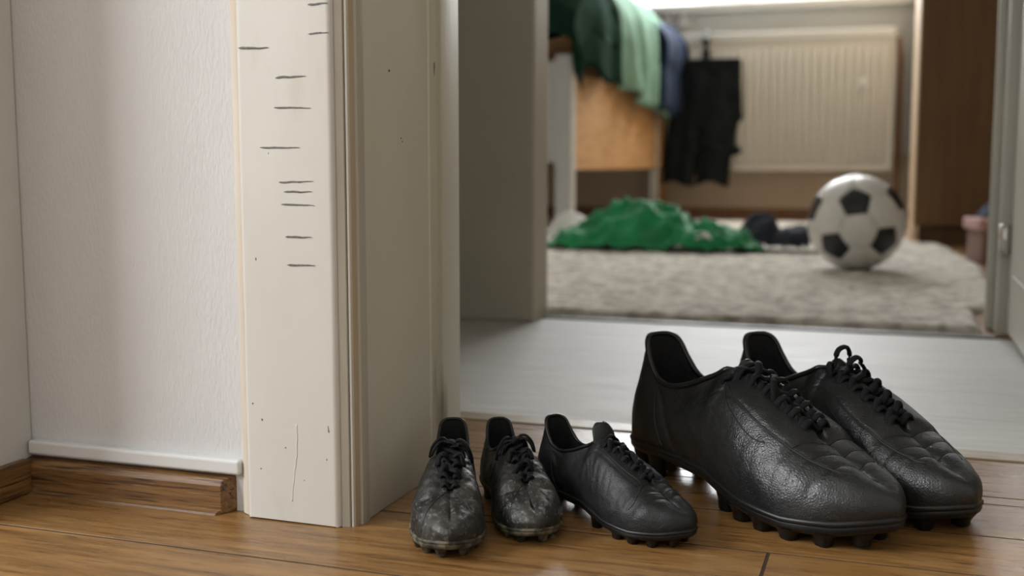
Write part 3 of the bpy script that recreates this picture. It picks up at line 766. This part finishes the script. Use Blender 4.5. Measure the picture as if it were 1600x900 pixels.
# ================================================================ football, panel by panel
def make_ball(loc, r, dirs_px):
    root = empty('football', loc); tag(root, 'black and white panelled football lying on the cream rug', 'ball')
    ph = (1 + 5 ** .5) / 2
    ico = [np.array(v, float) for a in (-1, 1) for b in (-ph, ph) for v in ((0, a, b), (a, b, 0), (b, 0, a))]
    ico = [v / np.linalg.norm(v) for v in ico]
    # orient: three neighbouring black panels face the way the photograph shows
    tgt = np.array(dirs_px); tgt /= np.linalg.norm(tgt, axis=1)[:, None]
    best = None
    for i in range(12):
        for j in range(12):
            for k in range(12):
                if len({i, j, k}) < 3: continue
                if ico[i] @ ico[j] < .4 or ico[j] @ ico[k] < .4 or ico[i] @ ico[k] < .4: continue
                H_ = np.array([ico[i], ico[j], ico[k]]).T @ tgt
                U, _, Vt = np.linalg.svd(H_); dd = np.sign(np.linalg.det(Vt.T @ U.T))
                Rm = Vt.T @ np.diag([1, 1, dd]) @ U.T
                e = np.linalg.norm((Rm @ np.array([ico[i], ico[j], ico[k]]).T).T - tgt)
                if best is None or e < best[0]: best = (e, Rm)
    ico = [best[1] @ v for v in ico]
    edges = [(i, j) for i in range(12) for j in range(12) if i != j and ico[i] @ ico[j] > .4]
    P3 = {(i, j): (2 * ico[i] + ico[j]) / 3 for i, j in edges}      # truncated icosahedron corners
    def panel(name, corners, m):
        c = sum(corners) / len(corners); ax = c / np.linalg.norm(c)
        e1 = corners[0] - c; e1 /= np.linalg.norm(e1); e2 = np.cross(ax, e1)
        corners = sorted(corners, key=lambda p: math.atan2((p - c) @ e2, (p - c) @ e1)); n = len(corners)
        V = [ax * 1.0]; rings = (.4, .75, .93, .985, .985); lift = (1.0, 1.0, .998, .985, .93); sub = 3
        for rr, lf in zip(rings, lift):
            for i in range(n):
                for s in range(sub):
                    p = corners[i] * (1 - s / sub) + corners[(i + 1) % n] * (s / sub); q = c + (p - c) * rr
                    V.append(q / np.linalg.norm(q) * lf)
        k = n * sub; Fc = [(0, 1 + i, 1 + (i + 1) % k) for i in range(k)]
        for l in range(len(rings) - 1):
            for i in range(k): Fc.append((1 + l * k + i, 1 + (l + 1) * k + i, 1 + (l + 1) * k + (i + 1) % k, 1 + l * k + (i + 1) % k))
        me = mesh(name, np.array(V) * r, Fc, True); fix_normals(me)
        link(name, me, m, root)
    for i in range(12): panel('black_panel', [P3[e] for e in edges if e[0] == i], M['ball_black'])
    done = set()
    for i, j in edges:
        for k in range(12):
            if (i, k) in P3 and (j, k) in P3:
                key = tuple(sorted((i, j, k)))
                if key in done: continue
                done.add(key)
                panel('white_panel', [P3[(a, b)] for a in key for b in key if a != b], M['ball_white'])
    bm = bmesh.new(); bmesh.ops.create_icosphere(bm, subdivisions=3, radius=r * .955); me = bpy.data.meshes.new('bladder'); bm.to_mesh(me); bm.free(); me.shade_smooth()
    link('bladder', me, M['ball_black'], root)
_v = (Vector((0, 0, .263)) - Vector((-.082, 2.745, .1225))).normalized(); _r = Vector((0, 0, 1)).cross(_v).normalized(); _u = _v.cross(_r)
def cdir(x, y):            # direction on the ball, given right/up offsets as seen from where the photographer stood
    z = math.sqrt(max(0, 1 - x * x - y * y)); return np.array(_r * x + _u * y + _v * z)
make_ball((-.082, 2.745, .1225), .1115, [cdir(-.04, .44), cdir(-.47, -.50), cdir(.63, -.36)])

# ================================================================ rug
def make_rug():
    nx, ny = 240, 330
    yy = np.linspace(1.828, 4.93, ny); V = []
    for j, y in enumerate(yy):
        xr = float(np.interp(y, [1.82, 2.07, 2.2, 2.6, 3.0, 3.4, 3.70, 3.76, 3.80, 5], [.138, .138, .19, .205, .205, .178, .140, .10, .048, .044])) + .004 * math.sin(y * 9)
        xl = -1.75
        for i in range(nx):
            u = i / (nx - 1); x = xl + (xr - xl) * u
            if y < 1.83: pass
            e = min(1, min(u * (xr - xl), (1 - u) * (xr - xl), y - 1.828 + .0, 4.93 - y) / .012)
            z = .003 + .010 * math.sqrt(max(0, e)) + (.0035 * mnoise.noise((x * 60, y * 60, 0)) + .004 * mnoise.noise((x * 22, y * 22, 5))) * e
            V.append((x, y, z))
    Fc = [(j * nx + i, j * nx + i + 1, (j + 1) * nx + i + 1, (j + 1) * nx + i) for j in range(ny - 1) for i in range(nx - 1)]
    # skirt and underside
    o = len(V); rim = [i for i in range(nx)] + [j * nx + nx - 1 for j in range(1, ny)] + [(ny - 1) * nx + i for i in range(nx - 2, -1, -1)] + [j * nx for j in range(ny - 2, 0, -1)]
    for r_ in rim: V.append((V[r_][0], V[r_][1], 0.0))
    for k in range(len(rim)): k2 = (k + 1) % len(rim); Fc.append((rim[k], o + k, o + k2, rim[k2]))
    me = mesh('rug', V, Fc, True); fix_normals(me)
    r = link('rug', me, M['rug']); tag(r, 'large cream mottled pile rug covering the bedroom floor', 'rug')
make_rug()

# ================================================================ bed and what lies on it
BO = Vector((-1.055, 3.735, .011)); BA = -math.atan2(.045, 1.45)
bed = empty('bed', BO, BA); tag(bed, 'wooden bed with pale posts and orange-brown side rail', 'bed')
for (x, y) in ((-.062, 0), (-.96, 0), (-.062, 1.44), (-.96, 1.44)): box('bed_post', x, x + .06, y, y + .055, 0, .62, M['bed_white'] if y == 0 else M['bed_wood'], bed, .006, 2)
box('rail_bracket', -.036, .0, 1.272, 1.300, .0, .56, M['bed_white'], bed, .003, 1)
box('side_rail', -.03, -.005, .056, 1.27, .225, .56, M['bed_wood'], bed, .004, 2)
box('rail_end_panel', -.034, -.002, 1.304, 1.44, .225, .56, M['bed_wood'], bed, .004, 2)
box('side_rail', -.955, -.93, .056, 1.44, .225, .56, M['bed_wood'], bed, .004, 2)
box('footboard', -.90, -.062, .015, .04, .25, .60, M['bed_white'], bed, .004, 2)
box('headboard', -.90, -.062, 1.45, 1.48, .25, .85, M['bed_wood'], bed, .004, 2)
for k in range(9): box('bed_slat', -.93, -.03, .12 + .15 * k, .20 + .15 * k, .40, .42, M['bed_wood'], bed)
mt = box('mattress', -.91, -.085, .07, 1.43, .421, .575, M['mattress'], None, .03, 3); mt.location = BO; mt.rotation_euler = (0, 0, BA)
tag(mt, 'pale mattress on the bed, under the covers', 'mattress')
def drape(name, label, cat, m, y0, y1, xin, ztop, low, bulge, folds, amp, seed, n_y=70, thick=.012, crown=0.05, skewy=0.0, front=0.0):
    """cloth lying on the bed and hanging over its right side; low(t) = height of the lower hem"""
    n_s = 56; V = []
    for j in range(n_y):
        t = j / (n_y - 1); zl = low(t)
        path = [(xin, ztop * .80), (xin + (0 - xin) * .5, ztop + crown), (-.08 + bulge * .2, ztop + crown * .6), (.010 + bulge, ztop - .045), (.030 + bulge, ztop - .16), (.032 + bulge * .8, (ztop + zl) / 2), (.034 + bulge * .55, zl)]
        pp = crom(path, n_s)
        for i in range(n_s):
            s = i / (n_s - 1); x, z = pp[i]
            y = y0 + (y1 - y0) * t + skewy * s
            h = sstep(.35, 1.0, s)
            f = math.sin(folds * t * 2 * math.pi + seed + 1.5 * math.sin(3 * t + seed)) * amp * h
            f += .022 * mnoise.noise((y * 5 + seed, s * 3, seed)) + .010 * mnoise.noise((y * 14 + seed, s * 8, seed))
            x += f * (h + .15) + (.004 if h > .5 else 0)
            z += (1 - h) * (.05 * mnoise.noise((y * 4 + seed, s * 4, seed + 3)) + .02 * mnoise.noise((y * 12, s * 12, seed)))
            x = max(x, .018) if s > .72 else x
            if front and t < .3:
                q = 1 - t / .3; y = y0 + (y1 - y0) * .3 * (1 - min(1, q * 1.6)) - .02 * q; z -= front * q ** 1.5 * (1 - h * .6)
            V.append((x, y, z))
    me = mesh(name, V, grid_faces(n_y, n_s), True)
    o = link(name, me, m); o.location = BO; o.rotation_euler = (0, 0, BA)
    md = o.modifiers.new('thick', 'SOLIDIFY'); md.thickness = thick; md.offset = 0
    tag(o, label, cat); return o
drape('blanket', 'dark green blanket over the near corner of the bed', 'blanket', M['darkgreen'], -.03, .46, -.80, .84, lambda t: .535 + .08 * (1 - t) ** 2 + .015 * math.sin(9 * t), .02, 2, .014, 1.3, crown=.12, front=.30)
drape('bed_sheet', 'pale green sheet hanging over the side of the bed', 'sheet', M['sheet'], .34, 1.14, -.78, .88, lambda t: .525 - .075 * t + .015 * math.sin(11 * t), .015, 4, .016, 4.1, crown=.08, skewy=.14)
drape('duvet', 'navy blue duvet heaped at the far end of the bed', 'duvet', M['navy'], 1.02, 1.42, -.80, .84, lambda t: .47 + .02 * math.sin(8 * t), .062, 1, .012, 8.2, crown=.07, thick=.03)

# ================================================================ radiator with hanging trousers
RY = 5.16
ra = empty('radiator', (-.51, RY, 0)); tag(ra, 'cream ribbed panel radiator under the bedroom window', 'radiator')
X0, X1 = -.49, .49
box('back_panel', X0, X1, .02, .045, .225, .805, M['radiator'], ra, .004, 1)
box('front_panel', X0, X1, -.012, .0, .225, .80, M['radiator'], ra, .005, 2)
rib = None; nrib = 26; pw = (X1 - X0 - .05) / nrib
prf = [(-.5, 0), (-.36, -.5), (-.2, -.9), (0, -1), (.2, -.9), (.36, -.5), (.5, 0)]
rv = []
for zz, sc in ((.255, .0), (.275, 1.0), (.745, 1.0), (.765, .0)):
    for a, b in prf: rv.append((a * pw * .86, b * .018 * sc, zz))
rme = mesh('rib', rv, [(l * 7 + i, l * 7 + i + 1, (l + 1) * 7 + i + 1, (l + 1) * 7 + i) for l in range(3) for i in range(6)], True); fix_normals(rme)
for k in range(nrib): link('rib', rme, M['radiator'], ra, (X0 + .025 + pw * (k + .5), -.0118, 0))
box('top_grille', X0 - .004, X1 + .004, -.018, .055, .80, .838, M['sill'], ra, .004, 2)
box('side_panel', X0 - .006, X0, -.014, .055, .225, .82, M['radiator'], ra, .002, 1)
box('side_panel', X1, X1 + .006, -.014, .055, .225, .82, M['radiator'], ra, .002, 1)
box('bracket', -.3, -.26, .045, .139, .4, .44, M['radiator'], ra); box('bracket', .26, .30, .045, .139, .4, .44, M['radiator'], ra)
bm = bmesh.new(); bmesh.ops.create_uvsphere(bm, u_segments=14, v_segments=8, radius=.024)
for v in bm.verts: v.co.y *= .35
me = bpy.data.meshes.new('dial'); bm.to_mesh(me); bm.free(); me.shade_smooth()
link('round_plate', me, M['sill'], ra, (.365, -.026, .605))
pp = [(.507, .03, .80), (.516, .03, .70), (.516, .03, .4), (.516, .03, .15), (.516, .03, 0)]
v, f = sweep(pp, [(0, -1, 0)] * 5, .011, .011, 8); link('pipe', mesh('pipe', v, f, True), M['skirt_brown'], ra)

def make_trousers():
    prof = [  # z, left x, right x (metres, at the front of the radiator)
        (.720, -.952, -.672), (.705, -.955, -.668), (.60, -.962, -.664), (.50, -.972, -.660), (.455, -.978, -.655), (.445, -.980, -.672), (.40, -.985, -.684),
        (.335, -.992, -.688), (.322, -.994, -.655), (.305, -.996, -.658), (.295, -.997, -.700), (.24, -1.000, -.705), (.20, -1.004, -.708), (.166, -1.006, -.712)]
    V = []; nx = 34
    zz = np.linspace(.720, .166, 64)
    for z in zz:
        l = float(np.interp(-z, [-p[0] for p in prof], [p[1] for p in prof])); r = float(np.interp(-z, [-p[0] for p in prof], [p[2] for p in prof]))
        for i in range(nx):
            u = i / (nx - 1); x = l + (r - l) * u
            y = -.012 - .030 * math.sin(math.pi * u) ** .5 - .010 * math.sin(u * 19 + 3 * z) * (.3 + (.72 - z)) + .012 * mnoise.noise((x * 14, z * 7, 0))
            if z < .42: y += .030 * math.exp(-((u - .47) / .04) ** 2)          # crease between the legs
            V.append((x, y, z + (.012 * math.sin(u * 11) if z < .2 else 0)))
    n = len(zz); Fc = []
    for j in range(n - 1):
        for i in range(nx - 1):
            if zz[j] < .215 and i in (15, 16): continue                       # gap between the hems
            Fc.append((j * nx + i, j * nx + i + 1, (j + 1) * nx + i + 1, (j + 1) * nx + i))
    root = empty('trousers', (0, RY - .034, 0)); tag(root, 'black trousers hanging from a clip on the radiator', 'trousers')
    o = link('cloth', mesh('cloth', V, Fc, True), M['trousers'], root); md = o.modifiers.new('thick', 'SOLIDIFY'); md.thickness = .012; md.offset = 0
    o = box('waistband', -.956, -.668, -.052, -.010, .690, .722, M['trousers'], root, .008, 2)
    box('clip_body', -.838, -.800, -.045, -.015, .715, .765, M['black_plastic'], root, .005, 2)
    hook = [(-.819, -.03, .76), (-.819, -.035, .79), (-.819, -.03, .815), (-.819, .0, .848), (-.819, .03, .850), (-.819, .045, .842)]
    bm = bmesh.new(); bmesh.ops.create_uvsphere(bm, u_segments=14, v_segments=8, radius=.021); me = bpy.data.meshes.new('knob'); bm.to_mesh(me); bm.free(); me.shade_smooth()
    link('clip_knob', me, M['black_plastic'], root, (-.819, -.04, .800))
    hp = crom(hook, 24); v, f = sweep(hp, [(1, 0, 0)] * 24, .010, .010, 8); link('hook', mesh('hook', v, f, True), M['black_plastic'], root)
make_trousers()

# sheer curtain at the window
V = []
for j in range(80):
    t = j / 79; x = -1.30 + .40 * t
    for i in range(12):
        s = i / 11; V.append((x, 5.235 + .018 * math.sin(t * 34 + .6 * math.sin(3 * s)), 2.22 + (.885 - 2.22) * s))
o = link('curtain', mesh('curtain', V, grid_faces(80, 12), True), M['sheer']); tag(o, 'white sheer curtain at the left of the bedroom window', 'curtain')
rod = [(-1.5, 5.235, 2.235), (-.7, 5.235, 2.235), (.1, 5.235, 2.235)]
v, f = sweep(rod, [(0, 0, 1)] * 3, .012, .012, 10); o = link('curtain_rod', mesh('curtain_rod', v, f, True), M['steel']); tag(o, 'steel curtain rod above the bedroom window', 'curtain rod')

# ================================================================ clothes on the rug
def heap(name, label, cat, m, cx, cy, blobs, rx, ry, seed, ridge=.030, n=110, extra=None):
    V = []; nx, ny = n, int(n * .6); keep = []
    for j in range(ny):
        for i in range(nx):
            u = -1 + 2 * i / (nx - 1); w = -1 + 2 * j / (ny - 1)
            x, y = u * rx, w * ry
            x += .03 * mnoise.noise((u * 3 + seed, w * 3, 1)); y += .03 * mnoise.noise((u * 3, w * 3 + seed, 2))
            h = 0
            for bx, by, sx, sy, hh in blobs: h = max(h, hh * math.exp(-(((x - bx) / sx) ** 2 + ((y - by) / sy) ** 2) ** 1.5))
            rg = (1 - abs(mnoise.noise((x * 9 + seed, y * 14, seed)))) ** 2 + .5 * (1 - abs(mnoise.noise((x * 20, y * 24 + seed, seed * 2)))) ** 3
            k = min(1, h / .02)
            h2 = h * .75 + ridge * (rg - .5) * k
            keep.append(h > .0075)
            V.append((cx + x, cy + y, .016 + max(0, h2)))
    Fc = []
    for j in range(ny - 1):
        for i in range(nx - 1):
            q = (j * nx + i, j * nx + i + 1, (j + 1) * nx + i + 1, (j + 1) * nx + i)
            if all(keep[a] for a in q): Fc.append(q)
    me = mesh(name, V, Fc, True); bm = bmesh.new(); bm.from_mesh(me)
    bmesh.ops.delete(bm, geom=[v for v in bm.verts if not v.link_faces], context='VERTS'); bm.to_mesh(me); bm.free()
    return link(name, me, m)
jr = empty('football_jersey', (0, 0, 0)); tag(jr, 'crumpled bright green football jersey lying on the rug', 'jersey')
o = heap('cloth', None, None, M['jersey'], -.66, 3.20, [(-.04, .02, .17, .11, .150), (-.17, -.01, .12, .10, .055), (.15, -.02, .13, .09, .075), (.24, -.05, .08, .06, .035)], .38, .20, 2.2, ridge=.044)
o.parent = jr
md = o.modifiers.new('thick', 'SOLIDIFY'); md.thickness = .006; md.offset = -1
o = heap('white_sleeve_trim', None, None, M['white_cloth'], -.945, 3.36, [(0, 0, .085, .06, .105)], .13, .10, 5.1, ridge=.02, n=50); o.parent = jr
o = heap('white_print', None, None, M['white_cloth'], -.50, 3.105, [(0, 0, .032, .028, .040)], .05, .05, 6.3, ridge=.006, n=30); o.parent = jr
o.location.z = .028
so = heap('sock', None, None, M['sock'], -.305, 3.24, [(-.055, .02, .065, .06, .115), (.055, 0, .09, .055, .080)], .17, .12, 9.4, ridge=.026, n=70); so.name = 'socks'
tag(so, 'balled-up dark navy socks between the green jersey and the football', 'socks')

# ================================================================ wardrobe, box, open door
wd = empty('wardrobe', (.058, 3.83, 0)); tag(wd, 'tall dark brown wooden wardrobe at the right of the bedroom', 'wardrobe')
box('side_panel', 0, .020, .004, 1.30, 0, 2.05, M['wardrobe_side_lit'], wd, .002, 1)
box('side_panel', 1.18, 1.20, .004, 1.30, 0, 2.05, M['wardrobe'], wd, .002, 1)
box('plinth', .02, 1.18, .03, .05, 0, .06, M['wardrobe'], wd, .002, 1)
for k in range(2): box('wardrobe_door', .004 + .598 * k, .598 + .598 * k, -.016, .004, .062, 2.04, M['wardrobe'], wd, .002, 1)
box('back_panel', .02, 1.18, 1.27, 1.29, 0, 2.05, M['wardrobe'], wd); box('top_panel', .0, 1.2, -.018, 1.30, 2.05, 2.07, M['wardrobe'], wd, .002, 1)
bx = empty('storage_box', (.285, 3.20, 0)); tag(bx, 'small brown box with a pink lid behind the right door post', 'box')
bx.rotation_euler = (0, 0, R(14))
box('box_body', -.085, .085, -.06, .06, 0, .095, M['box_side'], bx, .004, 1); box('lid', -.095, .095, -.068, .068, .088, .118, M['pink'], bx, .005, 2)
o = heap('cap', None, None, M['blue_cloth'], 0, 0, [(0, 0, .055, .05, .07)], .08, .08, 3.3, ridge=.012, n=40); o.location = (.275, 3.21, .103); o.name = 'folded_cloth'
tag(o, 'dark blue cloth lying on the pink box lid', 'cloth')

dr = empty('door_1', (.168, 1.835, 0)); dr['kind'] = 'structure'
box('door_leaf', 0, .038, -.72, -.006, .008, 2.04, M['door'], dr, .002, 1)
for za, zb in ((.10, .52), (.62, 1.25), (1.35, 1.95)):
    for ya, yb_ in ((-.65, -.40), (-.33, -.075)):
        box('door_panel', -.004, .0, ya, yb_, za, zb, M['door'], dr, .0035, 2)
def hinge(z):
    h = empty('hinge', (-.008, -.003, z)); h.parent = dr
    pp = [(0, 0, -.022), (0, 0, 0), (0, 0, .022)]; v, f = sweep(pp, [(1, 0, 0)] * 3, .009, .009, 10)
    link('hinge_barrel', mesh('hinge_barrel', v, f, True), M['steel'], h)
for z in (.148, 1.75): hinge(z)
